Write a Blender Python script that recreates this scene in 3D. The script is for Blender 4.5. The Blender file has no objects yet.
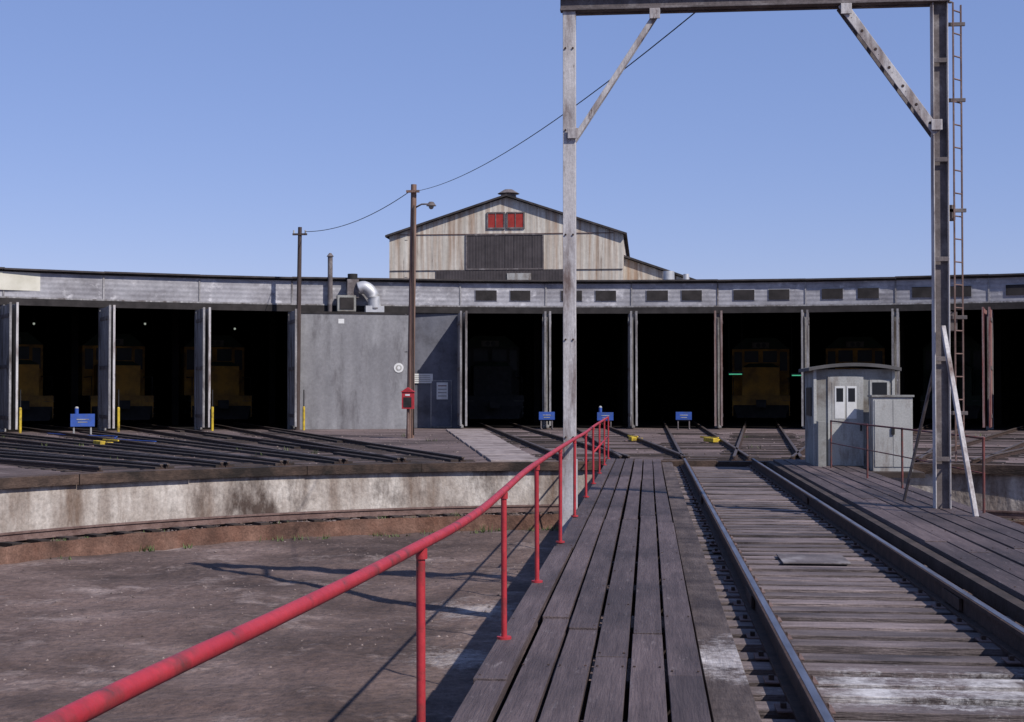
import bpy, bmesh, math, random
from mathutils import Vector, Matrix
random.seed(7)
D=math.radians
scene=bpy.context.scene
CX,CY=1.55,17.3
RP=15.4; RH=46.5
def P(a,r,z=0.0,off=0.0):
    s,c=math.sin(D(a)),math.cos(D(a))
    return Vector((CX+r*s+off*c, CY+r*c-off*s, z))

# ---------------------------------------------------------------- materials
def pm(name,c1,c2,scale=1.0,stretch=(1,1,1),c3=None,s3=0.4,t3=0.55,w3=0.1,st3=(1,1,1),c4=None,s4=3,t4=0.6,w4=0.05,st4=(1,1,1),rough=0.85,metal=0.0,
       bump=0.3,bscale=None,isl=0.0,patches=(),pcol=(0.6,0.6,0.6),pth=0.5,wave=None,emit=None,spec=0.3,bd=0.02,fine=0.0,fs=30):
    m=bpy.data.materials.new(name); m.use_nodes=True
    nt=m.node_tree; N=nt.nodes; L=nt.links
    b=N['Principled BSDF']; b.inputs['Roughness'].default_value=rough; b.inputs['Metallic'].default_value=metal
    b.inputs['Specular IOR Level'].default_value=spec
    tc=N.new('ShaderNodeTexCoord')
    def noise(sc,st,det=5,ro=0.6):
        mp=N.new('ShaderNodeMapping'); mp.inputs['Scale'].default_value=st
        L.new(tc.outputs['Object'],mp.inputs['Vector'])
        n=N.new('ShaderNodeTexNoise'); n.inputs['Scale'].default_value=sc; n.inputs['Detail'].default_value=det
        n.inputs['Roughness'].default_value=ro
        L.new(mp.outputs['Vector'],n.inputs['Vector']); return n.outputs['Fac']
    def ramp(src,a,bb,lo=0.0,hi=1.0):
        r=N.new('ShaderNodeMapRange'); r.inputs['From Min'].default_value=a; r.inputs['From Max'].default_value=bb
        r.inputs['To Min'].default_value=lo; r.inputs['To Max'].default_value=hi
        L.new(src,r.inputs['Value']); return r.outputs['Result']
    def mix(f,A,B,mode='MIX'):
        x=N.new('ShaderNodeMix'); x.data_type='RGBA'; x.blend_type=mode
        for s,v in ((x.inputs[0],f),(x.inputs[6],A),(x.inputs[7],B)):
            if isinstance(v,(int,float)): s.default_value=v
            elif isinstance(v,tuple): s.default_value=(*v,1)
            else: L.new(v,s)
        return x.outputs[2]
    def math_(op,a,bb):
        x=N.new('ShaderNodeMath'); x.operation=op
        for s,v in ((x.inputs[0],a),(x.inputs[1],bb)):
            if isinstance(v,(int,float)): s.default_value=v
            else: L.new(v,s)
        return x.outputs[0]
    def gray(v):
        cb=N.new('ShaderNodeCombineXYZ')
        for i in range(3): L.new(v,cb.inputs[i])
        return cb.outputs[0]
    n1=noise(scale,stretch)
    col=mix(ramp(n1,0.32,0.68),c1,c2)
    if c3: col=mix(ramp(noise(s3,st3,8,0.65),t3-w3,t3+w3),col,c3)
    if c4: col=mix(ramp(noise(s4,st4,8,0.7),t4-w4,t4+w4),col,c4)
    if fine>0: col=mix(1.0,col,gray(ramp(noise(fs,(1,1,1),3,0.7),0.3,0.7,1-fine,1+fine)),'MULTIPLY')
    if isl>0:
        g=N.new('ShaderNodeNewGeometry')
        col=mix(1.0,col,gray(ramp(g.outputs['Random Per Island'],0,1,1-isl,1+isl)),'MULTIPLY')
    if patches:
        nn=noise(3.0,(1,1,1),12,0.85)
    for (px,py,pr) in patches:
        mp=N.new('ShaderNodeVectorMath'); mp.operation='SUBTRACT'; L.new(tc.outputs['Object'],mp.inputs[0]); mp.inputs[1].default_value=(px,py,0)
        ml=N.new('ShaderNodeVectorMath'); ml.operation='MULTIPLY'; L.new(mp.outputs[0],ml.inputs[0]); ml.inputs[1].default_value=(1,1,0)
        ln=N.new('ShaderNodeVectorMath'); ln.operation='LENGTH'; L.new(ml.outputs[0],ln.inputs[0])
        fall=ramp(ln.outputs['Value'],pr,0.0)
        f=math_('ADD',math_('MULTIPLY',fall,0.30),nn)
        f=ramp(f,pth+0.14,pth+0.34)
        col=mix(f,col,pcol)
    h=noise(bscale or scale*6,stretch)
    if wave:
        ax,ws,amt=wave
        w=N.new('ShaderNodeTexWave'); w.bands_direction=ax; w.inputs['Scale'].default_value=ws; w.wave_profile='SIN'
        L.new(tc.outputs['Object'],w.inputs['Vector'])
        col=mix(amt,col,mix(w.outputs['Fac'],(0.25,0.25,0.25),(1,1,1)),'MULTIPLY')
        h=math_('ADD',math_('MULTIPLY',h,0.4),w.outputs['Fac'])
    if bump>0:
        bp=N.new('ShaderNodeBump'); bp.inputs['Strength'].default_value=bump; bp.inputs['Distance'].default_value=bd
        L.new(h,bp.inputs['Height']); L.new(bp.outputs['Normal'],b.inputs['Normal'])
    L.new(col,b.inputs['Base Color'])
    if emit:
        b.inputs['Emission Color'].default_value=(*emit[0],1); b.inputs['Emission Strength'].default_value=emit[1]
    return m

M={}
M['plank']=pm('plank_wood',(0.066,0.047,0.047),(0.112,0.083,0.082),3,(8,0.5,8),c3=(0.032,0.023,0.023),s3=1.0,t3=0.56,w3=0.12,st3=(1,0.35,1),c4=(0.17,0.14,0.138),s4=5,t4=0.66,w4=0.06,st4=(3,0.5,1),rough=0.72,bump=0.6,bscale=10,isl=0.27,fine=0.18,fs=60,spec=0.35)
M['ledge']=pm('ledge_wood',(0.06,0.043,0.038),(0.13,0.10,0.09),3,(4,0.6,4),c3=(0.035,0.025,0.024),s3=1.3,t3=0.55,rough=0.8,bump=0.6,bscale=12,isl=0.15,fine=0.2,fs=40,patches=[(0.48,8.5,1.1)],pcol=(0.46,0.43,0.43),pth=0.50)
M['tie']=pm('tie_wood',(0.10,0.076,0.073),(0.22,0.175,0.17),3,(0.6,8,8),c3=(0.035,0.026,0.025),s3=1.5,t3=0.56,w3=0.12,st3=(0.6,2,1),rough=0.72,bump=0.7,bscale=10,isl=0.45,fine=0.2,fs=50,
    patches=[(1.3,8.2,0.9),(1.95,8.3,1.0),(2.15,7.0,0.9)],pcol=(0.58,0.56,0.56),pth=0.50,spec=0.4)  # pale tie patches: spilled sand, with bright glints painted into the colour
M['creo']=pm('creosote_timber',(0.02,0.015,0.013),(0.055,0.04,0.035),2,(1,1,1),rough=0.85,bump=0.5,bscale=10,isl=0.35,fine=0.2)
M['coping']=pm('coping_timber',(0.055,0.035,0.028),(0.12,0.08,0.062),3,(1,1,3),c3=(0.02,0.015,0.013),s3=0.9,t3=0.53,rough=0.9,bump=0.8,bscale=12,isl=0.15,fine=0.2)
M['railtop']=pm('rail_polished',(0.36,0.34,0.35),(0.18,0.16,0.16),6,(2,0.3,1),rough=0.35,metal=0.9,bump=0.05)
M['rail']=pm('rail_rust',(0.028,0.018,0.015),(0.065,0.038,0.03),8,rough=0.85,bump=0.3,fine=0.2)
M['railtopdull']=pm('rail_top_dull',(0.08,0.06,0.052),(0.15,0.12,0.105),6,rough=0.55,metal=0.5,bump=0.1)
M['red']=pm('red_paint',(0.32,0.018,0.026),(0.40,0.03,0.038),5,c3=(0.17,0.028,0.026),s3=7,t3=0.6,w3=0.08,c4=(0.07,0.035,0.03),s4=14,t4=0.67,w4=0.03,rough=0.5,bump=0.3,bscale=50,spec=0.45,fine=0.12,bd=0.003)
M['dullred']=pm('faded_red_paint',(0.12,0.03,0.03),(0.18,0.06,0.055),5,c3=(0.08,0.055,0.05),s3=7,t3=0.52,rough=0.75,bump=0.2)
M['grey_steel']=pm('weathered_grey_steel',(0.37,0.35,0.355),(0.52,0.50,0.50),2,(3,3,0.6),c3=(0.15,0.11,0.10),s3=2.2,t3=0.58,w3=0.1,st3=(2,2,0.4),c4=(0.09,0.05,0.042),s4=5,t4=0.65,w4=0.05,st4=(2,2,0.7),rough=0.75,bump=0.3,bscale=12,fine=0.15)
M['dark_steel']=pm('dark_steel',(0.08,0.068,0.068),(0.15,0.127,0.127),3,c3=(0.26,0.24,0.24),s3=2.5,t3=0.62,w3=0.1,rough=0.75,bump=0.2,fine=0.2)
M['rust']=pm('rusty_steel',(0.10,0.06,0.052),(0.2,0.135,0.12),4,rough=0.85,bump=0.3,fine=0.2)
M['fascia']=pm('fascia_siding',(0.27,0.265,0.29),(0.39,0.385,0.41),0.9,(1,1,1.5),c3=(0.15,0.14,0.15),s3=0.35,t3=0.6,w3=0.12,st3=(1,1,1.5),c4=(0.52,0.51,0.53),s4=1.6,t4=0.62,w4=0.06,st4=(1,1,1.2),rough=0.85,wave=('Z',1.6,0.15),bump=0.3,isl=0.07,fine=0.15,fs=6)
M['cream']=pm('cream_board',(0.5,0.48,0.4),(0.62,0.6,0.52),2,rough=0.8,bump=0.1)
M['greywall']=pm('grey_sheet_wall',(0.175,0.172,0.183),(0.235,0.232,0.243),0.7,(1,1,0.6),c3=(0.31,0.31,0.32),s3=0.5,t3=0.58,w3=0.12,st3=(1,1,0.5),c4=(0.10,0.092,0.098),s4=0.9,t4=0.62,w4=0.09,st4=(1.5,1.5,0.4),rough=0.8,bump=0.3,wave=('X',0.55,0.12),fine=0.12,fs=8)
M['shadewall']=pm('blue_grey_shaded_wall',(0.105,0.108,0.132),(0.15,0.153,0.18),0.7,c3=(0.07,0.068,0.08),s3=0.8,t3=0.6,rough=0.8,bump=0.3,wave=('X',0.55,0.15),fine=0.12,fs=8)  # recess wall and door coloured darker and bluer for the shadow there
M['coping_roof']=pm('roof_edge_tar',(0.03,0.027,0.028),(0.07,0.06,0.06),2,rough=0.9,bump=0.3)
M['leaf']=pm('door_leaf_wood',(0.19,0.183,0.188),(0.33,0.32,0.325),2,(6,6,0.5),c3=(0.09,0.075,0.07),s3=1.2,t3=0.56,st3=(2,2,0.5),c4=(0.45,0.44,0.44),s4=2.5,t4=0.64,w4=0.05,st4=(2,2,0.5),rough=0.85,bump=0.5,isl=0.1,fine=0.2,fs=12)
M['leafrust']=pm('door_leaf_rusty',(0.14,0.075,0.06),(0.25,0.2,0.19),2,(6,6,0.5),rough=0.85,bump=0.5,fine=0.2,fs=12)
M['leafred']=pm('door_leaf_red',(0.2,0.04,0.035),(0.26,0.2,0.19),2,(5,5,0.4),rough=0.85,bump=0.5,fine=0.2,fs=12)
M['header']=pm('dark_header',(0.016,0.014,0.014),(0.04,0.035,0.035),2,rough=0.9)
M['inwall']=pm('near_black_interior',(0.006,0.0055,0.0055),(0.014,0.012,0.012),1,rough=0.98,spec=0.05)  # even near-black colour on interior walls, posts and ceiling
M['infloor']=pm('oily_shade_floor',(0.006,0.0055,0.0055),(0.014,0.012,0.012),1,rough=0.98,spec=0.05)  # oily floor, coloured near black to keep the stalls in shade
M['yellow']=pm('yellow_paint',(0.42,0.29,0.02),(0.6,0.43,0.04),4,c3=(0.15,0.10,0.03),s3=5,t3=0.58,rough=0.65,bump=0.1)
M['locoy']=pm('grimy_loco_yellow',(0.38,0.18,0.02),(0.52,0.26,0.03),1.2,c3=(0.05,0.03,0.012),s3=0.8,t3=0.52,w3=0.15,rough=0.6,bump=0.0)
M['locog']=pm('loco_green',(0.012,0.022,0.014),(0.02,0.035,0.022),3,rough=0.7,bump=0.0)
M['black']=pm('black_iron',(0.012,0.012,0.012),(0.03,0.028,0.028),4,rough=0.7,bump=0.1)
M['locowhite']=pm('grimy_white',(0.07,0.065,0.06),(0.12,0.11,0.10),4,rough=0.7,bump=0)
M['glass']=pm('dark_glass',(0.012,0.014,0.016),(0.02,0.02,0.024),2,rough=0.4,bump=0,spec=0.2)
M['blue']=pm('blue_paint',(0.02,0.06,0.26),(0.035,0.09,0.35),4,c3=(0.05,0.08,0.17),s3=6,t3=0.6,rough=0.6,bump=0.05)
M['white']=pm('white_paint',(0.55,0.55,0.54),(0.68,0.68,0.67),4,rough=0.65,bump=0.05)
M['conc']=pm('pit_concrete',(0.34,0.30,0.27),(0.57,0.53,0.49),1.6,(1,1,0.7),c3=(0.16,0.115,0.09),s3=0.7,t3=0.54,w3=0.12,st3=(1.6,1.6,0.3),c4=(0.07,0.05,0.042),s4=0.3,t4=0.58,w4=0.05,st4=(1.3,1.3,0.6),rough=0.92,bump=0.8,bscale=5,bd=0.05,fine=0.2,fs=14)
M['slab']=pm('concrete_slab',(0.21,0.17,0.16),(0.29,0.245,0.235),1.5,c3=(0.13,0.10,0.092),s3=0.8,t3=0.58,rough=0.9,bump=0.3,fine=0.2,fs=6)
M['ringdirt']=pm('ring_ballast',(0.05,0.033,0.025),(0.16,0.11,0.085),4,c3=(0.25,0.2,0.17),s3=9,t3=0.62,w3=0.05,rough=0.95,bump=1.0,bscale=14,bd=0.04,fine=0.3)
M['curb']=pm('rusty_curb',(0.11,0.052,0.035),(0.20,0.115,0.085),2,c3=(0.045,0.026,0.02),s3=1.1,t3=0.54,w3=0.15,rough=0.95,bump=0.9,bscale=9,bd=0.04,fine=0.3)
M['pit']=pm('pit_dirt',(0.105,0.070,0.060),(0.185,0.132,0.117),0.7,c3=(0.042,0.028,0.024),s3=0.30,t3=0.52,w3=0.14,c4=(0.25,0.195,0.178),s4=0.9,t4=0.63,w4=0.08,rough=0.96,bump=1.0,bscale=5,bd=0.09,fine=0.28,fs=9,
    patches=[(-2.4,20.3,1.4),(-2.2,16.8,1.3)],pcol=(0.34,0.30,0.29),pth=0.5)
M['ground']=pm('cinder_ground',(0.105,0.074,0.070),(0.19,0.142,0.136),0.5,c3=(0.05,0.036,0.033),s3=0.22,t3=0.53,w3=0.12,c4=(0.26,0.21,0.20),s4=0.6,t4=0.64,w4=0.06,rough=0.96,bump=0.9,bscale=5,bd=0.06,fine=0.28,fs=7)
M['ballast']=pm('oily_ballast',(0.06,0.042,0.038),(0.145,0.105,0.10),0.8,c3=(0.03,0.022,0.02),s3=0.5,t3=0.52,rough=0.95,bump=0.9,bscale=9,bd=0.04,fine=0.3,fs=9)
M['gable']=pm('streaked_corrugated_white',(0.46,0.42,0.36),(0.74,0.70,0.62),0.6,(2.5,1,0.15),c3=(0.33,0.22,0.15),s3=0.8,t3=0.55,w3=0.12,st3=(3.0,1,0.12),c4=(0.17,0.115,0.09),s4=1.2,t4=0.63,w4=0.06,st4=(3.0,1,0.2),rough=0.85,bump=0.3,wave=('X',0.8,0.18),fine=0.1,fs=3)
M['gabledark']=pm('dark_glazing',(0.045,0.038,0.04),(0.085,0.072,0.075),1,rough=0.7,wave=('X',1.5,0.4),bump=0.1)
M['redpane']=pm('red_pane',(0.26,0.022,0.018),(0.38,0.045,0.035),3,c3=(0.1,0.03,0.025),s3=1.5,t3=0.6,rough=0.6)
M['wood_pole']=pm('pole_wood',(0.13,0.075,0.056),(0.24,0.155,0.125),3,(5,5,0.4),rough=0.9,bump=0.5)
M['wood_pole_d']=pm('pole_wood_dark',(0.04,0.028,0.026),(0.08,0.06,0.056),3,(5,5,0.4),rough=0.9,bump=0.5)
M['galv']=pm('galvanised',(0.42,0.42,0.43),(0.55,0.55,0.56),3,rough=0.5,metal=0.5,bump=0.1)
M['cabin']=pm('cabin_paint',(0.20,0.20,0.19),(0.29,0.29,0.275),1.5,(1,1,0.5),c3=(0.12,0.10,0.085),s3=1.3,t3=0.56,w3=0.1,rough=0.85,bump=0.3,fine=0.15)
M['cablight']=pm('cabinet_paint',(0.31,0.31,0.30),(0.41,0.41,0.395),1.5,(1,1,0.5),c3=(0.17,0.14,0.12),s3=1.6,t3=0.57,st3=(2,2,0.5),rough=0.8,bump=0.2,fine=0.15)
M['cabroof']=pm('cabin_roof',(0.05,0.048,0.048),(0.11,0.105,0.105),2,rough=0.85)
M['weed']=pm('weed_green',(0.05,0.08,0.025),(0.11,0.13,0.05),6,rough=0.8,bump=0)
M['stone']=pm('gravel_stone',(0.08,0.06,0.054),(0.22,0.175,0.162),4,rough=0.95,bump=0.2,isl=0.5)
M['bulb']=pm('bulb',(0.9,0.9,0.8),(0.9,0.9,0.8),1,emit=((0.9,1.0,0.85),0.3),bump=0)
M['tube']=pm('fluorescent_tube',(0.2,0.5,0.4),(0.2,0.5,0.4),1,emit=((0.15,1.0,0.55),0.35),bump=0)
M['wire']=pm('wire_black',(0.02,0.02,0.02),(0.03,0.03,0.03),1,bump=0)

# ---------------------------------------------------------------- mesh builder
class MB:
    def __init__(s,name): s.n=name; s.v=[]; s.f=[]; s.mi=[]; s.mats=[]; s.sm=[]
    def m(s,k):
        if k not in s.mats: s.mats.append(k)
        return s.mats.index(k)
    def add(s,vs,fs,k,smooth=False):
        o=len(s.v); s.v+=[tuple(x) for x in vs]; i=s.m(k)
        for f in fs: s.f.append([o+j for j in f]); s.mi.append(i); s.sm.append(smooth)
    def mbox(s,mat4,size,k):
        x,y,z=[d/2 for d in size]
        vs=[mat4@Vector(p) for p in ((-x,-y,-z),(x,-y,-z),(x,y,-z),(-x,y,-z),(-x,-y,z),(x,-y,z),(x,y,z),(-x,y,z))]
        s.add(vs,[(0,3,2,1),(4,5,6,7),(0,1,5,4),(1,2,6,5),(2,3,7,6),(3,0,4,7)],k)
    def box(s,c,size,k,rz=0,rx=0,ry=0):
        s.mbox(Matrix.Translation(c)@Matrix.Rotation(rz,4,'Z')@Matrix.Rotation(ry,4,'Y')@Matrix.Rotation(rx,4,'X'),size,k)
    def b2(s,x0,x1,y0,y1,z0,z1,k): s.box(((x0+x1)/2,(y0+y1)/2,(z0+z1)/2),(x1-x0,y1-y0,z1-z0),k)
    def beam(s,p,q,w,h,k):
        p=Vector(p);q=Vector(q);d=q-p;L=d.length;d.normalize()
        up=Vector((0,0,1)) if abs(d.z)<0.999 else Vector((0,1,0))
        x=d.cross(up).normalized(); z=x.cross(d)
        R=Matrix((x,d,z)).transposed().to_4x4()
        s.mbox(Matrix.Translation((p+q)/2)@R,(w,L,h),k)
    def cyl(s,p,q,r,k,n=10,r2=None,cap=True):
        p=Vector(p);q=Vector(q);d=(q-p).normalized(); r2=r if r2 is None else r2
        up=Vector((0,0,1)) if abs(d.z)<0.99 else Vector((0,1,0))
        x=d.cross(up).normalized(); y=d.cross(x)
        vs=[];
        for c,rr in ((p,r),(q,r2)):
            for i in range(n):
                a=2*math.pi*i/n; vs.append(c+x*math.cos(a)*rr+y*math.sin(a)*rr)
        s.add(vs,[(i,(i+1)%n,n+(i+1)%n,n+i) for i in range(n)],k,True)
        if cap: s.add(vs[:n],[tuple(range(n))[::-1]],k); s.add(vs[n:],[tuple(range(n))],k)
    def tube(s,pts,r,k,n=8):
        pts=[Vector(p) for p in pts]; vs=[]
        for i,p in enumerate(pts):
            d=(pts[min(i+1,len(pts)-1)]-pts[max(i-1,0)]).normalized()
            up=Vector((0,0,1)) if abs(d.z)<0.95 else Vector((0,1,0))
            x=d.cross(up).normalized(); y=d.cross(x)
            for j in range(n):
                a=2*math.pi*j/n; vs.append(p+x*math.cos(a)*r+y*math.sin(a)*r)
        fs=[(i*n+j,i*n+(j+1)%n,(i+1)*n+(j+1)%n,(i+1)*n+j) for i in range(len(pts)-1) for j in range(n)]
        fs.append(tuple(range(n))); fs.append(tuple(range((len(pts)-1)*n,len(pts)*n)))
        s.add(vs,fs,k,True)
    def sphere(s,c,r,k,n=8):
        vs=[];c=Vector(c)
        for i in range(n+1):
            for j in range(n):
                t=math.pi*i/n;a=2*math.pi*j/n
                vs.append(c+Vector((math.sin(t)*math.cos(a),math.sin(t)*math.sin(a),math.cos(t)))*r)
        s.add(vs,[(i*n+j,i*n+(j+1)%n,(i+1)*n+(j+1)%n,(i+1)*n+j) for i in range(n) for j in range(n)],k,True)
    def arc(s,r1,r2,z1,z2,a0,a1,n,k):
        vs=[]
        for i in range(n+1):
            a=a0+(a1-a0)*i/n
            vs+=[P(a,r1,z1),P(a,r2,z1),P(a,r2,z2),P(a,r1,z2)]
        fs=[]
        for i in range(n):
            o=i*4
            for j in range(4): fs.append((o+j,o+(j+1)%4,o+4+(j+1)%4,o+4+j))
        if abs(a1-a0)<359.9:
            fs.append((0,1,2,3)); fs.append((n*4+3,n*4+2,n*4+1,n*4))
        s.add(vs,fs,k)
    def done(s,bevel=0,loc=None,rz=0):
        me=bpy.data.meshes.new(s.n); me.from_pydata(s.v,[],s.f)
        for k in s.mats: me.materials.append(M[k])
        for p,i,sm in zip(me.polygons,s.mi,s.sm): p.material_index=i; p.use_smooth=sm
        bm=bmesh.new(); bm.from_mesh(me); bmesh.ops.recalc_face_normals(bm,faces=bm.faces); bm.to_mesh(me); bm.free()
        o=bpy.data.objects.new(s.n,me); scene.collection.objects.link(o)
        if loc: o.location=loc
        o.rotation_euler[2]=rz
        if bevel:
            md=o.modifiers.new('bevel','BEVEL'); md.width=bevel; md.segments=1; md.limit_method='ANGLE'
        return o
from mathutils import noise as mn

# ---------------------------------------------------------------- ground & pit
g=MB('ground'); vs=[];n=180
rad=[RP+0.4,18,22,28,36,46,60,90,160,400,1200,5000]
for r in rad:
    for i in range(n): vs.append(P(360*i/n,r,-0.1))
g.add(vs,[(k*n+i,k*n+(i+1)%n,(k+1)*n+(i+1)%n,(k+1)*n+i) for k in range(len(rad)-1) for i in range(n)],'ground'); g.done()

ZL=-1.18
g=MB('turntable_pit_wall')
g.arc(RP+0.05,RP+0.4,ZL-.1,-0.27,0,360,180,'conc')
a=0
while a<359:
    w=random.uniform(9,15); w=min(w,360-a)
    dz=random.uniform(-0.015,0.012); dr=random.uniform(-.02,.02)
    g.arc(RP-0.05+dr,RP+0.42,-0.27,-0.07+dz,a+0.02,a+w-0.02,10,'coping'); a+=w
g.done()
g=MB('turntable_ring_rail')
vs=[];rr=[13.95,14.2,14.4,14.7,15.0,15.3,15.6]; nn_=360
for r in rr:
    for i in range(nn_):
        p=P(360*i/nn_,r); vs.append((p.x,p.y,ZL+.05*mn.noise(Vector((p.x*1.5,p.y*1.5,1)))+(.04 if r>15.2 else 0)))
g.add(vs,[(k*nn_+i,k*nn_+(i+1)%nn_,(k+1)*nn_+(i+1)%nn_,(k+1)*nn_+i) for k in range(len(rr)-1) for i in range(nn_)],'ringdirt',True)
vs=[]
for i in range(nn_):
    a=360*i/nn_; z=ZL+.05+.03*mn.noise(Vector((a*.35,0,0))); r=13.85+.05*mn.noise(Vector((a*.5,4,0)))
    vs+=[P(a,14.0,z-.03),P(a,r,z),P(a,r-.03,z-.15),P(a,r-.12,-1.6)]
g.add(vs,[(4*i+j,4*i+j+1,4*((i+1)%nn_)+j+1,4*((i+1)%nn_)+j) for i in range(nn_) for j in range(3)],'curb')
for i in range(150):
    aa=i*2.4; c=P(aa,14.5,ZL-.0); g.box(c,(0.2,0.9,0.12),'creo',rz=-D(aa))
g.arc(14.44,14.56,ZL+.05,ZL+.09,0,360,180,'rust'); g.arc(14.49,14.51,ZL+.09,ZL+.17,0,360,180,'rust'); g.arc(14.465,14.535,ZL+.17,ZL+.205,0,360,180,'rust')
g.done()
def pitz(x,y):
    r=math.hypot(x-CX,y-CY)
    return -1.43-0.24*(1-(r/13.85)**2)+0.09*mn.noise(Vector((x*0.4,y*0.4,3)))+0.04*mn.noise(Vector((x*1.6,y*1.6,7)))+0.015*mn.noise(Vector((x*5,y*5,7)))
g=MB('pit_floor'); vs=[]; nr=90; n2=300
for k in range(nr+1):
    r=13.87*k/nr
    for i in range(n2):
        p=P(360*i/n2,r); vs.append((p.x,p.y,pitz(p.x,p.y)))
g.add(vs,[(k*n2+i,k*n2+(i+1)%n2,(k+1)*n2+(i+1)%n2,(k+1)*n2+i) for k in range(nr) for i in range(n2)],'pit',True); g.done()

# ---------------------------------------------------------------- radial tracks
PA_R=[-12.25+4.72*k for k in range(0,12)]
PA_L=[-21.4-4.88*k for k in range(0,7)]
tracks=[(PA_R[i]+PA_R[i+1])/2 for i in range(11)]+[(PA_L[i]+PA_L[i+1])/2 for i in range(6)]
tracks[2]=0.0
for a in tracks:
    g=MB('radial_track')
    r0=RP+0.5
    if a<-20:
        q=[P(a,r0,-.092,-.95),P(a,r0,-.092,.95),P(a,44,-.092,.95),P(a,44,-.092,-.95)]; g.add(q,[(0,1,2,3)],'ballast')
    r=r0+0.2
    while r<40:
        if random.random()<(.6 if a<-20 else .35):
            c=P(a,r,-0.130+random.uniform(-.006,.006),random.uniform(-.08,.08)); g.box(c,(2.3,0.2,0.1),'creo',rz=-D(a))
        r+=0.56
    for o in (-0.755,0.755):
        g.beam(P(a,r0,-0.075,o),P(a,62,-0.075,o),0.13,0.03,'rail')
        g.beam(P(a,r0,-0.03,o),P(a,62,-0.03,o),0.03,0.07,'rail')
        g.beam(P(a,r0,0.013,o),P(a,62,0.013,o),0.07,0.03,'railtopdull')
        if a<-20:
            s_=-1 if o>0 else 1
            rr_=r0
            while rr_<43:
                ln=random.uniform(3.5,5); re=min(rr_+ln,43.5)
                if random.random()<.85: g.beam(P(a,rr_+0.02,-0.075,o+s_*.2),P(a,re,-0.075,o+s_*.2),0.18,0.09,'creo')
                rr_+=ln
    g.done()
g=MB('concrete_slab_path')
p0=Vector((-2.98,32.15,-.13)); p1=Vector((-7.7,59.5,-.13));
for i in range(9):
    a_=p0.lerp(p1,i/9+.001); b_=p0.lerp(p1,(i+1)/9-.001); a_.z+=random.uniform(-.01,.01); g.beam(a_,b_,1.15+.05*i,.16,'slab')
g.done(bevel=.01)

# ---------------------------------------------------------------- turntable bridge
Y0,Y1=CY-15.2,CY+15.2
g=MB('turntable_bridge')
y=Y0+0.1
while y<Y1-0.1:
    w=random.uniform(0.21,0.26)
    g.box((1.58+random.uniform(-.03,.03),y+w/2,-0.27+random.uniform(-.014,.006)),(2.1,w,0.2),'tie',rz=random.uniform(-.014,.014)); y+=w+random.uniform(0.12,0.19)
y=Y0+0.3
while y<Y1:
    g.b2(-.82,.56,y,y+.2,-.36,-.175,'creo'); g.b2(2.64,4.2,y,y+.2,-.36,-.175,'creo'); y+=1.9
g.b2(-.86,-.78,Y0,Y1,-.30,-.09,'creo'); g.b2(4.1,4.18,Y0,Y1,-.30,-.09,'creo')
def planks(x0,x1,npl,key):
    w=(x1-x0)/npl
    for i in range(npl):
        yy=Y0+random.uniform(-3,0)
        while yy<Y1:
            L=random.uniform(6,9); a_=max(yy,Y0); b_=min(yy+L,Y1)
            if b_-a_>0.1:
                g.box((x0+w*(i+0.5)+random.uniform(-.005,.005),(a_+b_)/2,-0.05+random.uniform(-.009,.006)),(w-random.uniform(0.02,0.04),b_-a_-0.012,0.07),key,rz=random.uniform(-.0008,.0008),ry=random.uniform(-.02,.02))
                k_=a_+.1
                while k_<b_-.05:
                    for sx in (-.07,.07):
                        if yy<24: g.box((x0+w*(i+0.5)+sx,k_,-.0115),(.014,.014,.006),'rail')
                    k_+=1.9
            yy+=L
planks(-0.93,0.30,6,'plank'); planks(2.78,4.25,6,'plank')
for i in range(7):
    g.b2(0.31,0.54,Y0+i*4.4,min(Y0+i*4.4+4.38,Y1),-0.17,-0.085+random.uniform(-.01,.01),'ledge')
g.b2(2.66,2.76,Y0,Y1,-0.17,-0.05,'creo')
for x in (0.815,2.345):
    g.b2(x-0.07,x+0.07,Y0,Y1,-0.168,-0.145,'rail'); g.b2(x-0.012,x+0.012,Y0,Y1,-0.145,-0.03,'rail'); g.b2(x-0.036,x+0.036,Y0,Y1,-0.03,0.0,'rail')
    g.b2(x-0.018,x+0.026,Y0,Y1,0.0,0.004,'railtop')
    yy=Y0+.25
    while yy<Y1:
        g.b2(x-0.15,x+0.15,yy,yy+0.18,-0.169,-0.158,'rust')
        for sx in (-.11,.11): g.b2(x+sx-.015,x+sx+.015,yy+.06,yy+.1,-0.158,-0.13,'rail')
        yy+=0.74
    for yy in (10.9,21.1):
        for sx in (-.03,.03): g.b2(x+sx-.012,x+sx+.012,yy,yy+.6,-.13,-.04,'rail')
    g.b2(x-0.18,x+0.18,Y0,Y1,-0.42,-0.39,'rust'); g.b2(x-0.02,x+0.02,Y0,Y1,-1.25,-0.42,'rust'); g.b2(x-0.16,x+0.16,Y0+1,Y1-1,-1.28,-1.25,'rust')
    yy=Y0+.5
    while yy<Y1: g.b2(x-0.14,x+0.14,yy,yy+.03,-1.25,-0.42,'rust'); yy+=1.5
g.b2(1.3,1.95,14.0,14.75,-0.163,-0.15,'dark_steel')
g.b2(-.93,0.3,Y1-.06,Y1+.04,-.2,-.088,'creo')
for yy in (Y0+0.9,Y1-0.9):
    for x in (0.3,2.9): g.cyl((x-.08,yy,-0.69),(x+.08,yy,-0.69),0.27,'rust',16)
    g.b2(0.2,3.0,yy-.12,yy+.12,-0.85,-0.6,'rust')
g.cyl((1.58,CY,-1.8),(1.58,CY,-1.28),0.9,'conc',20,0.7)
g.done(bevel=0.006)

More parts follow.
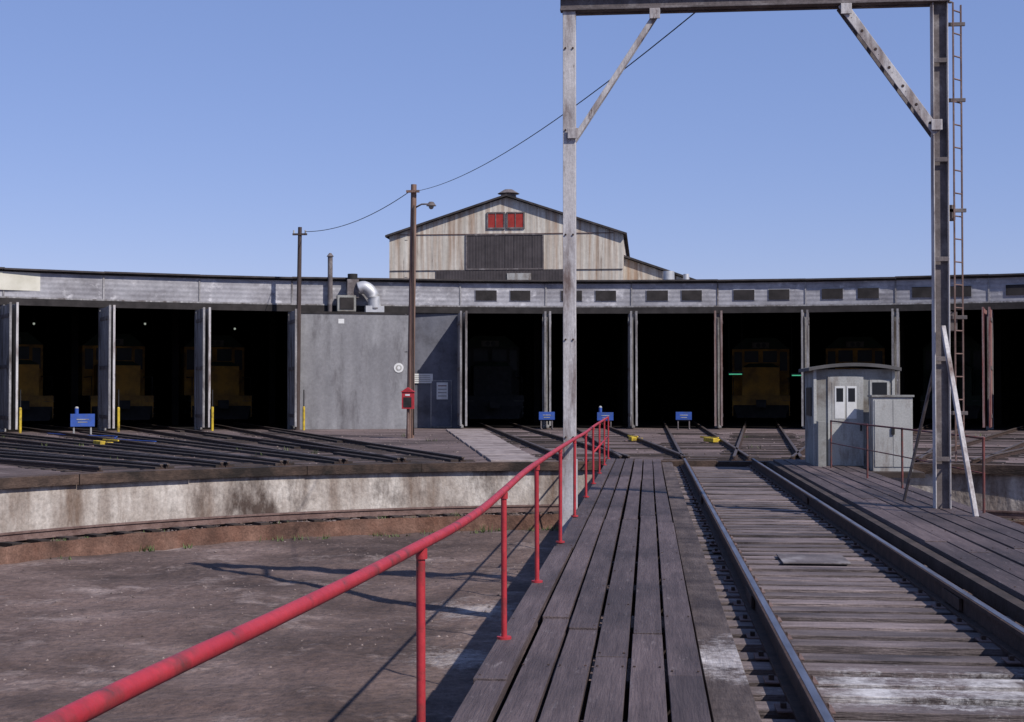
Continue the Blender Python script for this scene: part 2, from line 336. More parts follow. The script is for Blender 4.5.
# ---------------------------------------------------------------- handrails
def cr(pts,sub=6):
    pts=[Vector(p) for p in pts]; out=[]
    for i in range(len(pts)-1):
        p0=pts[max(i-1,0)];p1=pts[i];p2=pts[i+1];p3=pts[min(i+2,len(pts)-1)]
        for k in range(sub):
            t=k/sub; out.append(0.5*((2*p1)+(-p0+p2)*t+(2*p0-5*p1+4*p2-p3)*t*t+(-p0+3*p1-3*p2+p3)*t**3))
    out.append(pts[-1]); return out
g=MB('red_handrail')
top=[(-1.02,0.6,0.955),(-1.00,1.6,0.95),(-.975,2.54,0.945),(-0.94,3.46,0.93),(-0.905,4.4,0.918),(-0.88,5.5,0.905),(-0.88,6.5,0.882),(-0.88,7.6,0.877),(-0.88,8.7,0.897),(-0.88,10,0.925),(-0.88,11.3,0.935),(-0.88,14.3,0.94),(-0.89,17.5,0.93),(-0.89,20.5,0.92),(-0.9,24,0.93),(-0.9,28,0.93),(-0.9,32.3,0.93)]
g.tube(cr(top),0.0215,'red',14)
for (y,x,zt) in [(1.0,-1.01,.95),(5.5,-.88,.9),(8.7,-.88,.895),(11.3,-.88,.93),(14.3,-.88,.94),(17.3,-.89,.93),(20.5,-.89,.92),(23.5,-.9,.93),(26.5,-.9,.93),(29.5,-.9,.93),(32.3,-.9,.93)]:
    g.cyl((x,y,-0.06),(x+random.uniform(-.006,.006),y,zt),0.018,'red',10)
    g.cyl((x,y,-0.012),(x,y,0.004),0.045,'red',10)
    g.cyl((x,y,zt-.05),(x,y,zt-.01),0.023,'red',10)
g.tube([(-.9,23.5,.5),(-.9,32.3,.5)],0.018,'red')
g.done()
g=MB('operator_side_handrail')
pr=[(4.18,18.3),(4.1,20.6),(4.0,23),(3.85,25.6),(3.65,29.0)]
g.tube([(x,y,.92) for x,y in pr],0.015,'dullred')
g.tube([(x,y,.48) for x,y in pr],0.010,'dullred')
for x,y in pr: g.cyl((x,y,-.06),(x,y,.92),.018,'dullred'); g.sphere((x,y,.92),.022,'dullred')
g.done()

# ---------------------------------------------------------------- gantry
GY=19.0; XL,XR=-1.04,3.81; ZG=6.60
g=MB('turntable_power_gantry')
def hpost(x,k,z1):
    g.b2(x-.10,x-.085,GY-.09,GY+.09,-.15,z1,k); g.b2(x+.085,x+.10,GY-.09,GY+.09,-.15,z1,k); g.b2(x-.085,x+.085,GY-.02,GY+.0,-.15,z1,'dark_steel')
    g.b2(x-.17,x+.17,GY-.16,GY+.16,-.16,-.13,k)
    z=.6
    while z<z1-.3:
        g.b2(x-.085,x+.085,GY-.088,GY-.078,z,z+.06,'dark_steel'); z+=1.3
g.b2(XL-.085,XL+.085,GY-.085,GY+.085,.6,ZG,'grey_steel')
g.b2(XL-.10,XL+.10,GY-.1,GY+.1,-.9,.6,'grey_steel')
for z in (0.9,2.2,3.6,5.0,6.1):
    for s_ in (-.05,.05): g.cyl((XL+s_,GY-.10,z),(XL+s_,GY-.085,z),.014,'rail',6)
hpost(XR,'grey_steel',ZG)
g.b2(XL-.12,XR+.12,GY-.12,GY+.02,ZG,ZG+.03,'dark_steel'); g.b2(XL-.12,XR+.12,GY-.05,GY-.03,ZG+.03,ZG+.19,'dark_steel'); g.b2(XL-.12,XR+.12,GY-.12,GY+.02,ZG+.19,ZG+.22,'grey_steel')
g.b2(XL-.1,XR+.1,GY+.10,GY+.18,ZG,ZG+.22,'dark_steel')
for i in range(9):
    x=XL+.1+i*.58; g.beam((x,GY-.05,ZG+.04),(x+.3,GY+.13,ZG+.04),.05,.02,'dark_steel')
g.beam((XL+.05,GY-.06,4.85),(.16,GY-.06,ZG),.06,.07,'grey_steel')
g.beam((XL+.05,GY+.06,4.85),(.16,GY+.06,ZG),.04,.06,'grey_steel')
for dy in (-.09,.09): g.beam((XR-.05,GY+dy,4.88),(2.55,GY+dy,ZG),.02,.12,'grey_steel' if dy<0 else 'dark_steel')
for i in range(7):
    t0=i/7;p=Vector((XR-.05,GY,4.88)).lerp(Vector((2.55,GY,ZG)),t0+.03);q=Vector((XR-.05,GY,4.88)).lerp(Vector((2.55,GY,ZG)),t0+.12)
    g.beam(p+Vector((0,-.09,0)),q+Vector((0,.09,0)),.05,.02,'dark_steel')
    c=p.lerp(q,.5); g.cyl(c+Vector((0,-.105,0)),c+Vector((0,-.1,0)),.02,'rail',6)
for x,z in ((XL+.05,4.95),(.10,ZG-.07),(XR-.06,4.98),(2.6,ZG-.07)): g.b2(x-.07,x+.07,GY-.13,GY-.115,z-.07,z+.07,'grey_steel')
g.beam((XR,GY-.12,2.35),(3.96,17.75,-.02),.055,.06,'grey_steel')
g.beam((XR-.03,GY+.1,2.0),(3.55,GY+1.3,-.02),.035,.035,'dark_steel')
g.b2(XR-.02,XR+.22,GY+.05,GY+.2,2.3,2.55,'dark_steel'); g.b2(XR+.0,XR+.2,GY+.02,GY+.16,3.75,3.95,'dark_steel')
g.tube([(XR+.06,GY+.13,z*.5) for z in range(0,13)],.02,'black')
for z in (1.2,2.45,3.85,5.3,6.3): g.b2(XR+.08,4.15,GY+.02,GY+.05,z,z+.05,'dark_steel')
g.done(bevel=.004)
g=MB('steel_ladder')
lx0,lx1=3.985,4.115
for x,yy in ((lx0,GY-.02),(lx1,GY+.12)): g.beam((x,yy,.6),(x,yy,6.6),.018,.035,'rust')
z=.8
while z<6.6: g.cyl((lx0,GY-.02,z),(lx1,GY+.12,z),.010,'rust',6); z+=.3
g.done()

# ---------------------------------------------------------------- operator cabin
g=MB('operator_cabin')
x0,x1,y0,y1=3.42,5.05,29.9,31.6; ZC=1.97
g.b2(3.3,5.45,28.8,31.9,-.2,-.09,'creo')
g.b2(x0,x1,y0,y1,-.08,ZC,'cabin')
for xx in (x0-.01,x1-.05):
    g.b2(xx,xx+.06,y0-.02,y0+.05,-.08,ZC,'cablight')
n=12; vs=[]
ah=.10
for yy in (y0-.16,y1+.16):
    for i in range(n+1):
        t=i/n; x=x0-.12+(x1-x0+.24)*t; vs.append((x,yy,ZC+.03+ah*math.sin(math.pi*t)**.8))
    for i in range(n+1):
        t=i/n; x=x0-.12+(x1-x0+.24)*t; vs.append((x,yy,ZC-.04+ah*math.sin(math.pi*t)**.8))
m_=2*(n+1); fs=[]
for i in range(n):
    fs+=[(i,i+1,m_+i+1,m_+i),(n+1+i,m_+n+1+i,m_+n+2+i,n+2+i),(i,n+1+i,n+2+i,i+1),(m_+i,m_+i+1,m_+n+2+i,m_+n+1+i)]
fs+=[(0,m_,m_+n+1,n+1),(n,2*n+1,m_+2*n+1,m_+n)]
g.add(vs,fs,'cabroof')
g.b2(3.70,4.42,y0-.03,y0,-.02,1.82,'cablight'); g.b2(3.78,4.34,y0-.036,y0-.03,.86,1.70,'cablight')
g.b2(3.84,4.04,y0-.042,y0-.036,.95,1.62,'white'); g.b2(4.08,4.28,y0-.042,y0-.036,.95,1.62,'white')
g.b2(3.87,4.01,y0-.046,y0-.042,1.3,1.58,'glass'); g.b2(4.11,4.25,y0-.046,y0-.042,1.3,1.58,'glass')
g.b2(4.35,4.38,y0-.08,y0-.03,.7,.85,'black')
g.b2(4.55,4.95,y0-.02,y0,1.25,1.75,'cablight'); g.b2(4.6,4.9,y0-.026,y0-.02,1.3,1.7,'glass')
g.b2(x0-.02,x0,30.3,31.2,1.0,1.6,'glass')
g.b2(4.5,5.28,29.15,29.65,-.09,1.4,'cablight'); g.b2(4.47,5.31,29.12,29.68,1.4,1.44,'cabin')
g.b2(4.53,4.885,29.135,29.15,0,1.34,'cablight'); g.b2(4.895,5.25,29.135,29.15,0,1.34,'cablight')
g.b2(4.86,4.92,29.1,29.135,.65,.8,'black')
g.b2(3.46,3.62,29.55,29.85,-.09,.9,'cabin')
g.done(bevel=.008)

# ---------------------------------------------------------------- roundhouse
leafk=['leaf','leaf','leaf','leafrust','leaf','leaf','leafred','leaf','leafrust','leaf','leaf','leaf']
g=MB('roundhouse')
allA=sorted(PA_R+PA_L)
ZT=6.42; ZH=5.12
def seg(a,b,r,z0,z1,th,k):
    p=P(a,r);q=P(b,r); g.beam((p.x,p.y,(z0+z1)/2),(q.x,q.y,(z0+z1)/2),th,z1-z0,k)
for a,b in zip(allA[:-1],allA[1:]):
    seg(a,b,RH,ZH+.16,ZT-.01,.16,'fascia')
    dz=random.uniform(-.015,.015)
    seg(a,b,RH-.05,ZT+dz,ZT+.07+dz,.5,'coping_roof')
    seg(a,b,RH-.10,ZT-.08,ZT-.02,.06,'header')
    seg(a,b,RH-.02,ZH-.12,ZH+.15,.26,'header')  # dark header timber, its colour also standing for the shadow below the fascia
    seg(a,b,RH-.11,ZH+.16,ZH+.22,.08,'leaf')
    am=(a+b)/2
    g.box(P(b,RH-.10,5.85),(.06,.04,1.1),'leaf',rz=-D(b))
    if a>-15:
        for t in (.30,.70):
            aa=a+(b-a)*t; rr=RH*math.cos(D((b-a)/2))/math.cos(D(aa-am))
            w_=random.uniform(.88,.96)
            g.box(P(aa,rr-.09,5.80),(w_+.06,.03,.50),'fascia',rz=-D(am)); g.box(P(aa,rr-.107,5.80),(w_,.03,.45),'header',rz=-D(am))
for a in allA: g.box(P(a,RH+.1,2.5),(.30,.3,5.3),'leaf',rz=-D(a))
vs=[];A0,A1=allA[0],allA[-1]; n=len(allA)
for r,z in ((RH+.0,6.2),(60,7.2),(74,6.4)):
    for a in allA: vs.append(P(a,r,z))
for r,z in ((RH+.05,6.05),(60,7.05),(74,6.25)):
    for a in allA: vs.append(P(a,r,z))
fs=[(k*n+i,k*n+i+1,(k+1)*n+i+1,(k+1)*n+i) for k in (0,1,3,4) for i in range(n-1)]
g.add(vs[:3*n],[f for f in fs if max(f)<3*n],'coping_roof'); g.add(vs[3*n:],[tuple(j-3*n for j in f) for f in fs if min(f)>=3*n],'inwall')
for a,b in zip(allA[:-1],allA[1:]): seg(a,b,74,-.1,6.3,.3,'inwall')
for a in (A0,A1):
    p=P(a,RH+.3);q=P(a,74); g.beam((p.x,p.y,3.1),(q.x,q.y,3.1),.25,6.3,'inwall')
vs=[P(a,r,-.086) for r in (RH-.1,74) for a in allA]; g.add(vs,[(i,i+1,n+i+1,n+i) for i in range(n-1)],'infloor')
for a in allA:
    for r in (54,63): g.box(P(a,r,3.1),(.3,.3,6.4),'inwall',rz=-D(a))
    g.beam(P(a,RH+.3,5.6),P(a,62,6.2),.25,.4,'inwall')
ai=-12.25; am=-15.0
def wall(a,b,r,z0,z1,th,k):
    p=P(a,r);q=P(b,r); g.beam((p.x,p.y,(z0+z1)/2),(q.x,q.y,(z0+z1)/2),th,z1-z0,k)
wall(-21.2,am,RH-1.0,-.1,4.86,.15,'greywall')
wall(-21.3,am+.08,RH-.72,4.86,4.96,.75,'header')
for a in (-21.2,am):
    p=P(a,RH-.93);q=P(a,RH+.1); g.beam((p.x,p.y,2.38),(q.x,q.y,2.38),.12,4.95,'greywall')
wall(am,ai,RH-.02,-.1,ZH-.13,.14,'shadewall'); wall(-21.4,am,RH-.02,-.1,ZH-.13,.1,'greywall')
g.box(P(-13.3,RH-.11,.98),(.95,.06,2.1),'leaf',rz=D(13.6)); g.box(P(-13.3,RH-.15,.98),(.85,.04,2.0),'shadewall',rz=D(13.6))
g.box(P(-18.9,RH-1.1,4.55),(.25,.1,.2),'white',rz=D(18))
g.tube([P(-18.9,RH-1.1,2.9),P(-18.6,RH-1.1,3.9),P(-18.9,RH-1.1,4.5)],.02,'dark_steel')
for aa in (-19.6,-17.9,-16.4): g.box(P(aa,RH-1.075,2.4),(.04,.02,4.9),'cabin',rz=D(18))
g.box(P(-20.3,RH-1.085,.35),(1.8,.02,.8),'cablight',rz=D(18))
g.box(P(-36.1-1.0,RH-.14,ZT-.45),(6.2,.03,.74),'cream',rz=D(36.6))
g.done()

# door leaves
for i,a in enumerate(allA):
    if -21<a<-13: continue
    d=MB('stall_door_leaves')
    k='leaf'
    if a>-13: k=leafk[PA_R.index(a)]
    L=random.uniform(1.85,2.1)
    for s in (-1,1):
        if abs(a+21.4)<.01 and s>0: continue
        o=s*.10; tilt=random.uniform(-.05,.05)
        for b_ in range(6):
            ra=RH-.15-L*b_/6; rb=RH-.15-L*(b_+1)/6
            o1=o+tilt*b_/6; o2=o+tilt*(b_+1)/6
            d.beam(P(a,ra,2.50,o1),P(a,rb+.012,2.50,o2),.06,4.9+random.uniform(-.05,.03),k)
        for z in (.5,2.5,4.5):
            d.beam(P(a,RH-.2,z,o+s*.045),P(a,RH-.15-L+.05,z,o+tilt+s*.045),.03,.14,'dark_steel')
        d.box(P(a,RH-.15-L-.02,2.52,o+tilt),(.085,.04,4.95),'grey_steel' if (a<-15 and s>0) else k,rz=-D(a))  # paler end strip on left-hand leaves paints in the sunlit edge
    if a<-20:
        e=RH-.15-L-.12
        d.cyl(P(a,e,-.1,.24),P(a,e,.85,.24),.055,'yellow',10); d.sphere(P(a,e,.85,.24),.055,'yellow')
        d.cyl(P(a,e,.85,.24),P(a,e,1.6,.24),.025,'black',8)
    d.done()

# ---------------------------------------------------------------- roof-top ventilation on the office
g=MB('rooftop_ventilation_unit')
g.box(P(-18.55,45.95,5.35),(.8,.5,.7),'cabin',rz=D(18)); g.box(P(-18.55,45.68,5.35),(.6,.03,.5),'header',rz=D(18))
g.box(P(-18.2,46.0,6.0),(.5,.5,.8),'dark_steel',rz=D(18))
g.cyl(P(-18.2,46,6.3),P(-18.2,46,6.65),.22,'black',14)
el=[P(-17.9,45.8,6.0),P(-17.6,45.75,6.05),P(-17.3,45.7,5.9),P(-17.1,45.7,5.6),P(-17.05,45.7,5.1)]
g.tube(cr(el,4),.28,'galv',16)
g.box(P(-17.05,45.75,5.1),(.8,.6,.28),'galv',rz=D(18))
g.done()
g=MB('vent_pipe'); g.cyl(P(-19.4,46.1,5.0),P(-19.4,46.1,7.4),.11,'dark_steel',12); g.cyl(P(-19.4,46.1,7.4),P(-19.4,46.1,7.55),.16,'dark_steel',12,.05); g.done()

# ---------------------------------------------------------------- big shop building behind
g=MB('corrugated_shop_building')
BY=100.0; xl,xr,xa=-18.35,-1.7,-9.95
ze,za=12.6,15.3
for yy in (BY,BY+40): g.add([(xl,yy,-.1),(xr,yy,-.1),(xr,yy,ze),(xa,yy,za),(xl,yy,ze)],[(0,1,2,3,4)],'gable')
for xx in (xl,xr): g.add([(xx,BY,-.1),(xx,BY+40,-.1),(xx,BY+40,ze),(xx,BY,ze)],[(0,1,2,3)],'gable')
for sx,xe in ((-1,xl-.25),(1,xr+.25)):
    z0=ze-.08; g.add([(xe,BY-.35,z0),(xa,BY-.35,za+.05),(xa,BY+40.3,za+.05),(xe,BY+40.3,z0),(xe,BY-.35,z0+.14),(xa,BY-.35,za+.19),(xa,BY+40.3,za+.19),(xe,BY+40.3,z0+.14)],
        [(0,1,2,3),(4,5,6,7),(0,1,5,4),(3,2,6,7),(0,4,7,3)],'coping_roof')
def pan(x0,x1,z0,z1,k,d=.05,fr=None):
    g.b2(x0,x1,BY-d,BY-.004,z0,z1,k)
    if fr:
        for q in ((x0-.1,x1+.1,z1,z1+.1),(x0-.1,x1+.1,z0-.1,z0),(x0-.1,x0,z0,z1),(x1,x1+.1,z0,z1)): g.b2(q[0],q[1],BY-d-.04,BY-.004,q[2],q[3],fr)
pan(-11.25,-10.15,13.15,14.15,'redpane',fr='dark_steel'); pan(-9.85,-8.75,13.15,14.15,'redpane',fr='dark_steel')
g.b2(-10.75,-10.68,BY-.08,BY-.05,13.15,14.15,'dark_steel'); g.b2(-9.35,-9.28,BY-.08,BY-.05,13.15,14.15,'dark_steel')
pan(-12.75,-7.4,10.25,12.6,'gabledark',fr='dark_steel')
for i in range(1,8): g.b2(-12.75+i*.67-.02,-12.75+i*.67+.02,BY-.07,BY-.05,10.25,12.6,'gabledark')
pan(-15.0,-5.8,8.6,10.1,'gabledark'); pan(-9.9,-8.2,9.2,9.9,'cablight',.12)
g.b2(-18.3,-1.75,BY-.06,BY-.004,10.12,10.17,'dark_steel')
g.b2(-17.6,-2.4,BY-.05,BY-.004,12.68,12.73,'rust')
g.cyl((xa,BY+1.5,15.2),(xa,BY+1.5,15.75),.55,'dark_steel',16); g.cyl((xa,BY+1.5,15.75),(xa,BY+1.5,16.05),.8,'dark_steel',16,.3)
g.cyl((xa,BY+12,15.2),(xa,BY+12,15.9),.5,'dark_steel',16)
g.add([(xr,BY+2,-.1),(4.6,BY+2,-.1),(4.6,BY+2,8.9),(xr,BY+2,11.1)],[(0,1,2,3)],'gable'); g.add([(4.6,BY+2,-.1),(4.6,BY+40,-.1),(4.6,BY+40,8.9),(4.6,BY+2,8.9)],[(0,1,2,3)],'gable')
g.add([(xr,BY+1.7,11.15),(4.9,BY+1.7,8.85),(4.9,BY+40,8.85),(xr,BY+40,11.15),(xr,BY+1.7,11.3),(4.9,BY+1.7,9.0),(4.9,BY+40,9.0),(xr,BY+40,11.3)],[(0,1,2,3),(4,5,6,7),(0,1,5,4),(1,2,6,5)],'coping_roof')
g.cyl((1.4,BY-3,7),(1.4,BY-3,9.7),.45,'galv',14,.4); g.cyl((2.6,BY-3,7),(2.6,BY-3,9.5),.35,'galv',14,.2)
g.done()

# ---------------------------------------------------------------- poles, wires
g=MB('utility_pole_with_lamp')
px,py=-8.25,49.0
g.cyl((px,py,-.2),(px+.12,py,8.75),.14,'wood_pole',12,.10)
arm=[(px+.1,py,7.9),(px+.4,py-.05,8.05),(px+.75,py-.1,8.05)]
g.tube(arm,.03,'dark_steel'); g.cyl((px+.75,py-.1,8.12),(px+.75,py-.1,7.98),.08,'dark_steel',10,.18); g.sphere((px+.75,py-.1,7.95),.09,'cablight')
g.b2(px-.12,px+.34,py-.2,py-.1,8.45,8.53,'wood_pole')
for z in (1.6,2.9,4.2,5.5,6.8): g.tube([(px-.2,py,z),(px-.1,py-.0,z)],.015,'dark_steel')
g.tube([(px+.15,py-.16,z) for z in (0,2,4,6,8)],.02,'black')
g.done()
g=MB('utility_pole')
q=P(-21.35,44.9)
g.cyl((q.x,q.y,-.2),(q.x+.1,q.y,8.5),.12,'wood_pole_d',12,.085); g.b2(q.x-.2,q.x+.42,q.y-.1,q.y-.02,8.15,8.23,'wood_pole_d')
for dx in (-.15,.35): g.cyl((q.x+dx,q.y-.06,8.23),(q.x+dx,q.y-.06,8.36),.035,'cablight',8)
g.done()
def wire(name,a,b,sag,r=.014):
    w=MB(name); a=Vector(a);b=Vector(b)
    w.tube([a.lerp(b,t/24)+Vector((0,0,-sag*4*(t/24)*(1-t/24))) for t in range(25)],r,'wire',5); w.done()
wire('overhead_wire',(.75,GY,ZG+.05),(px+.2,py-.1,8.5),.45,.009)
wire('overhead_wire',(px,py-.1,8.5),(q.x+.35,q.y-.06,8.3),.35,.014)

g=MB('fire_alarm_box')
bx,by=-8.22,48.4
g.cyl((bx,by,-.1),(bx,by,.95),.05,'rust',8); g.b2(bx-.2,bx+.2,by-.12,by+.12,.92,1.5,'red'); g.add([(bx-.24,by-.15,1.5),(bx+.24,by-.15,1.5),(bx,by-.15,1.66),(bx-.24,by+.15,1.5),(bx+.24,by+.15,1.5),(bx,by+.15,1.66)],[(0,1,2),(3,5,4),(0,2,5,3),(1,4,5,2),(0,3,4,1)],'red')
g.b2(bx-.14,bx+.14,by-.13,by-.12,.98,1.32,'black'); g.b2(bx-.08,bx+.08,by-.13,by-.12,1.37,1.43,'white'); g.done()

def sign(name,a,r,z,w,h,round_=False,red=False):
    s=MB(name)
    if round_:
        c=P(a,r,z);c2=P(a,r-.03,z); s.cyl(c,c2,w/2,'white',20); s.cyl(c2,P(a,r-.04,z),w/2-.08,'cablight',20); s.cyl(P(a,r-.04,z),P(a,r-.045,z),w/2-.14,'white',20)
    else:
        s.box(P(a,r,z),(w,.03,h),'white',rz=-D(a))
        for i in range(4): s.box(P(a,r-.02,z+h*(.3-.2*i)),(w*.75,.012,h*.05),'dullred' if (red and i==0) else 'cabin',rz=-D(a))
    s.done()
sign('round_sign',-15.75,RH-1.1,2.55,.42,.55,round_=True)
sign('notice_sign',-14.35,RH-.15,2.1,.95,.42)
sign('safety_notice_sign',-13.25,RH-.2,1.55,.5,.75,red=True)

# ---------------------------------------------------------------- blue flag signs
def bluesign(a,r,off=0,lamp=False,big=False):
    s=MB('blue_flag_sign'); w,h=(.85,.46) if big else (.68,.34)
    z=.48
    for o in (-w*.35,w*.35):
        s.beam(P(a,r,-.1,off+o),P(a,r,z+.1,off+o),.05,.05,'cablight' if big else 'dark_steel'); s.beam(P(a,r-.35,-.06,off+o),P(a,r+.35,-.06,off+o),.05,.05,'dark_steel')
    s.box(P(a,r-.04,z,off),(w,.05,h),'blue',rz=-D(a)); s.box(P(a,r-.072,z+.03,off),(w*.5,.012,.03),'cablight',rz=-D(a)); s.box(P(a,r-.072,z-.07,off),(w*.4,.012,.025),'cablight',rz=-D(a))
    s.box(P(a,r+.12,z-.1,off),(w*.8,.28,.25),'black',rz=-D(a))
    if lamp: s.cyl(P(a,r,z+h/2,off-.2),P(a,r,z+h/2+.2,off-.2),.07,'blue',10); s.sphere(P(a,r,z+h/2+.2,off-.2),.07,'cablight')
    s.done(bevel=.005)
bluesign(-28.9,39.0,-3.5,True,True)
bluesign(-8.0,44.0,.25); bluesign(-4.5,42.5,.0,True); bluesign(-.3,44.0,.2)

def derail(x,y,rz=0):
    s=MB('rail_derail')
    s.box((x,y,-.0),(.16,.9,.13),'yellow',rz=rz); s.box((x+.18,y+.2,-.03),(.3,.12,.1),'yellow',rz=rz); s.box((x,y+.9,.05),(.05,1.2,.05),'yellow',rz=rz+.15); s.box((x,y,-.08),(.5,.5,.04),'rust',rz=rz); s.done(bevel=.01)
derail(-.50,46.0,.12); derail(1.95,45.0,.3); derail(-16.1,40.6,.6)

# ---------------------------------------------------------------- locomotives in stalls
def loco(a,r,body,topk,name):
    s=MB(name)
    s.b2(-1.5,1.5,.0,16,1.0,1.3,'black')
    s.b2(-1.45,1.45,-.1,.1,.25,1.3,body)
    s.add([(-1.4,-.12,.2),(1.4,-.12,.2),(1.2,-.45,.15),(-1.2,-.45,.15),(-1.4,-.12,.8),(1.4,-.12,.8)],[(0,1,2,3),(3,2,5,4),(0,3,4),(1,5,2)],'black')
    s.b2(-.18,.18,-.75,-.1,.75,1.0,'black'); s.b2(-.25,.25,-.95,-.7,.68,1.08,'black')
    s.b2(-.95,.95,.7,2.9,1.3,2.75,body); s.add([(-.95,.7,2.75),(.95,.7,2.75),(.95,2.9,2.75),(-.95,2.9,2.75),(-.6,.85,2.95),(.6,.85,2.95),(.6,2.9,2.95),(-.6,2.9,2.95)],[(0,1,5,4),(1,2,6,5),(3,0,4,7),(4,5,6,7)],topk)
    s.b2(-1.5,1.5,2.9,5.0,1.3,3.75,body)
    s.add([(-1.5,2.9,3.75),(1.5,2.9,3.75),(1.5,5,3.75),(-1.5,5,3.75),(-.8,2.95,4.35),(.8,2.95,4.35),(.8,5,4.35),(-.8,5,4.35)],[(0,1,5,4),(1,2,6,5),(2,3,7,6),(3,0,4,7),(4,5,6,7)],topk)
    for sx in (-1,1):
        s.b2(min(sx*.12,sx*.85),max(sx*.12,sx*.85),2.87,2.9,3.05,3.65,'glass'); s.b2(min(sx*1.0,sx*1.38),max(sx*1.0,sx*1.38),2.87,2.9,2.6,3.6,'glass')
        s.b2(min(sx*1.5,sx*1.53),max(sx*1.5,sx*1.53),3.3,4.5,2.7,3.4,'glass')
        s.tube([(sx*1.4,0,.5),(sx*1.4,0,2.2),(sx*1.4,.9,2.2),(sx*1.4,2.8,2.2)],.025,'locowhite',6)
        s.tube([(sx*1.4,5.1,2.2),(sx*1.4,15.8,2.2)],.02,'locowhite',6)
        for zz in (.45,.75,1.05): s.b2(min(sx*1.0,sx*1.5),max(sx*1.0,sx*1.5),-.1,.35,zz-.03,zz,'locowhite')
    s.b2(-.45,.45,2.84,2.9,3.8,4.1,'locowhite'); s.cyl((-.12,2.8,3.95),(-.12,2.9,3.95),.12,'glass'); s.cyl((.16,2.8,3.95),(.16,2.9,3.95),.12,'glass')
    s.b2(-.9,.9,5.0,15.6,1.3,3.9,body); s.b2(-.95,.95,5.0,15.6,3.9,4.15,topk)
    for yy in (7,9,13): s.cyl((0,yy,4.15),(0,yy,4.3),.5,topk,14)
    for y0 in (1.4,10.8):
        s.b2(-1.2,1.2,y0-.3,y0+3.6,.45,.8,'black')
        for k_ in range(3):
            for sx in (-1,1): s.cyl((sx*.7,y0+.3+k_*1.4,.47),(sx*.84,y0+.3+k_*1.4,.47),.5,'rail',18)
    s.b2(-1.2,1.2,5.6,9.9,.35,1.0,'black')
    s.done(loc=P(a,r,0.03),rz=-D(a))
for a,r,b_,t_ in ((-33.6,54.5,'locoy','locog'),(-28.72,55,'locoy','locog'),(-23.84,55,'locoy','locog'),(-9.89,53,'black','locog'),(4.27,56.5,'locoy','locog'),(8.99,56,'locoy','locog'),(13.71,57,'locog','locog')):
    loco(a,r,b_,t_,'diesel_locomotive')

def lampfix(a,r,z,off,k='bulb'):
    s=MB('workshop_lamp')
    if k=='bulb':
        s.cyl(P(a,r,6.6,off),P(a,r,z+.25,off),.015,'black',6); s.cyl(P(a,r,z+.25,off),P(a,r,z+.05,off),.06,'black',12,.2); s.sphere(P(a,r,z,off),.06,'bulb')
    else:
        s.box(P(a,r,z+.05,off),(.7,.16,.08),'black',rz=-D(a)); s.cyl(P(a,r,z,off-.3),P(a,r,z,off+.3),.04,'tube',8)
        for o in (-.3,.3): s.cyl(P(a,r,6.6,off+o),P(a,r,z+.09,off+o),.01,'black',5)
    s.done()
for a,r,z,o in ((-33.6,60,4.9,1.5),(-28.7,60,5.0,1.8),(-23.9,62,4.9,1.6)): lampfix(a,r,z,o)
lampfix(2.9,50,2.35,0,'t'); lampfix(6.2,51,2.3,0,'t')

# ---------------------------------------------------------------- weeds and loose stones
g=MB('weeds')
def tuft(c,n,h):
    for i in range(n):
        a=random.uniform(0,6.28); b_=Vector(c)+Vector((random.gauss(0,.09),random.gauss(0,.09),0)); w=.012
        t=b_+Vector((math.cos(a)*h*.5,math.sin(a)*h*.5,h*random.uniform(.5,1.1)))
        sd=Vector((-math.sin(a),math.cos(a),0))*w
        g.add([b_-sd,b_+sd,t],[(0,1,2)],'weed')
for i in range(60):
    a=random.choice([random.uniform(-75,-30),random.uniform(-30,-8)]); r=random.choice([13.5,13.6,14.15,15.2]); p=P(a,r); tuft((p.x,p.y,ZL if r>14 else pitz(p.x,p.y)),14,random.uniform(.06,.18))
for i in range(30):
    a=random.uniform(-45,25); tuft(P(a,random.uniform(16,40),-.1),10,random.uniform(.08,.18))
g.done()
g=MB('gravel')
def stone(c,s):
    vs=[Vector(c)+Vector((x*s*random.uniform(.6,1.3),y*s*random.uniform(.6,1.3),z*s*random.uniform(.3,.8))) for x,y,z in ((1,0,0),(-1,0,0),(0,1,0),(0,-1,0),(0,0,1),(0,0,-1))]
    g.add(vs,[(0,2,4),(2,1,4),(1,3,4),(3,0,4),(2,0,5),(1,2,5),(3,1,5),(0,3,5)],'stone')
for i in range(3600):
    a=random.uniform(-110,60); r=13.6*math.sqrt(random.random()); p=P(a,r)
    if mn.noise(Vector((p.x*.35,p.y*.35,9)))<-.1 and random.random()<.8: continue
    stone((p.x,p.y,pitz(p.x,p.y)),random.choice([.01,.012,.015,.02,.03]))
for i in range(1500):
    p=P(random.uniform(-50,25),random.uniform(14.05,15.4),ZL+.02); stone(p,random.uniform(.015,.045))
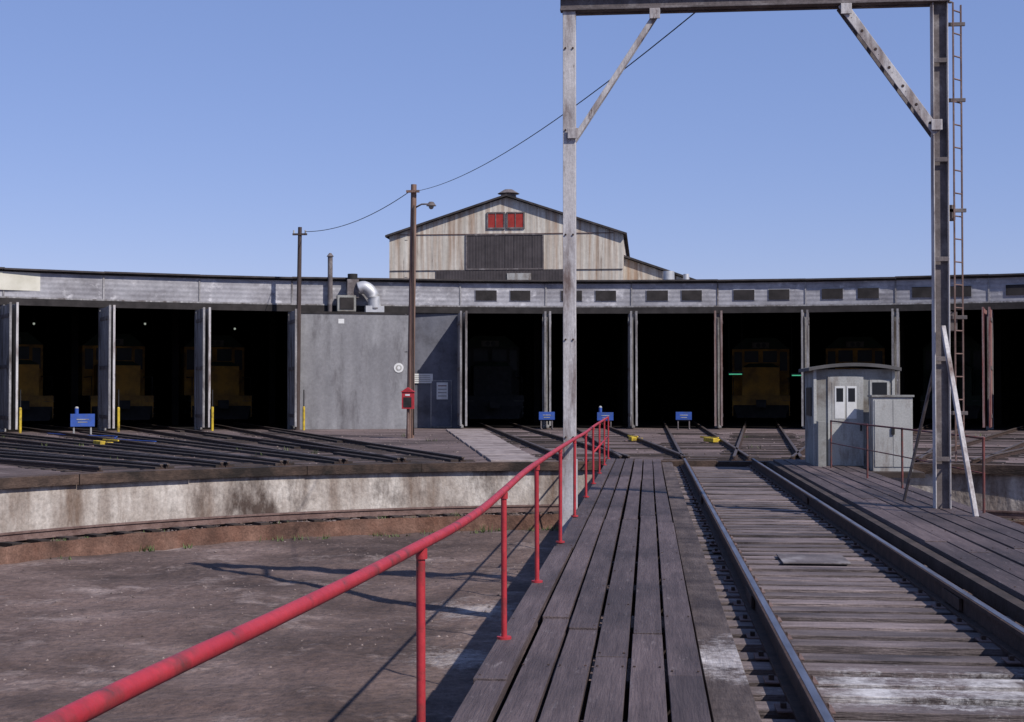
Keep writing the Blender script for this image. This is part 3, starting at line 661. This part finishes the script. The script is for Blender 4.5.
for i in range(1500):
    p=P(random.uniform(-45,25),random.uniform(15.9,44),-.095); stone(p,random.uniform(.015,.045))
g.done()
g=MB('air_hose'); g.tube(cr([P(-35,42,-.05),P(-34.5,39,-.05),P(-33,37,-.05),P(-34,34,-.05),P(-33,31,-.05)]),.02,'blue',6); g.done()

# ---------------------------------------------------------------- light
sv=Vector((0.79,-0.60,0)).normalized(); EL=D(44)
sd=Vector((sv.x*math.cos(EL),sv.y*math.cos(EL),math.sin(EL)))
sl=bpy.data.lights.new('sun','SUN'); sl.energy=4.9; sl.angle=D(.5); sl.color=(1,.94,.87)
so=bpy.data.objects.new('sun',sl); scene.collection.objects.link(so); so.rotation_euler=sd.to_track_quat('Z','Y').to_euler()
w=bpy.data.worlds.new('World'); scene.world=w; w.use_nodes=True; nt=w.node_tree
bg=nt.nodes['Background']; sk=nt.nodes.new('ShaderNodeTexSky'); sk.sky_type='NISHITA'; sk.sun_disc=False
sk.sun_elevation=EL; sk.sun_rotation=math.atan2(sv.x,sv.y); sk.air_density=1.0; sk.dust_density=0.1; sk.ozone_density=2.5
tn=nt.nodes.new('ShaderNodeMix'); tn.data_type='RGBA'; tn.blend_type='MULTIPLY'; tn.inputs[0].default_value=1
nt.links.new(sk.outputs[0],tn.inputs[6]); tn.inputs[7].default_value=(1.2,1.02,1.25,1)
t2=nt.nodes.new('ShaderNodeMix'); t2.data_type='RGBA'; t2.inputs[0].default_value=.5
nt.links.new(tn.outputs[2],t2.inputs[6]); t2.inputs[7].default_value=(2.0,3.25,6.6,1)
nt.links.new(t2.outputs[2],bg.inputs[0]); bg.inputs[1].default_value=.1

cam=bpy.data.cameras.new('cam'); co=bpy.data.objects.new('cam',cam); scene.collection.objects.link(co)
cam.sensor_width=36; cam.lens=1422/1024*36; cam.clip_end=8000; cam.clip_start=.05
co.location=(0,0,1.5); co.rotation_euler=(D(90+1.25),0,D(5.46)); scene.camera=co
scene.view_settings.view_transform='Standard'; scene.view_settings.look='None'; scene.view_settings.exposure=0
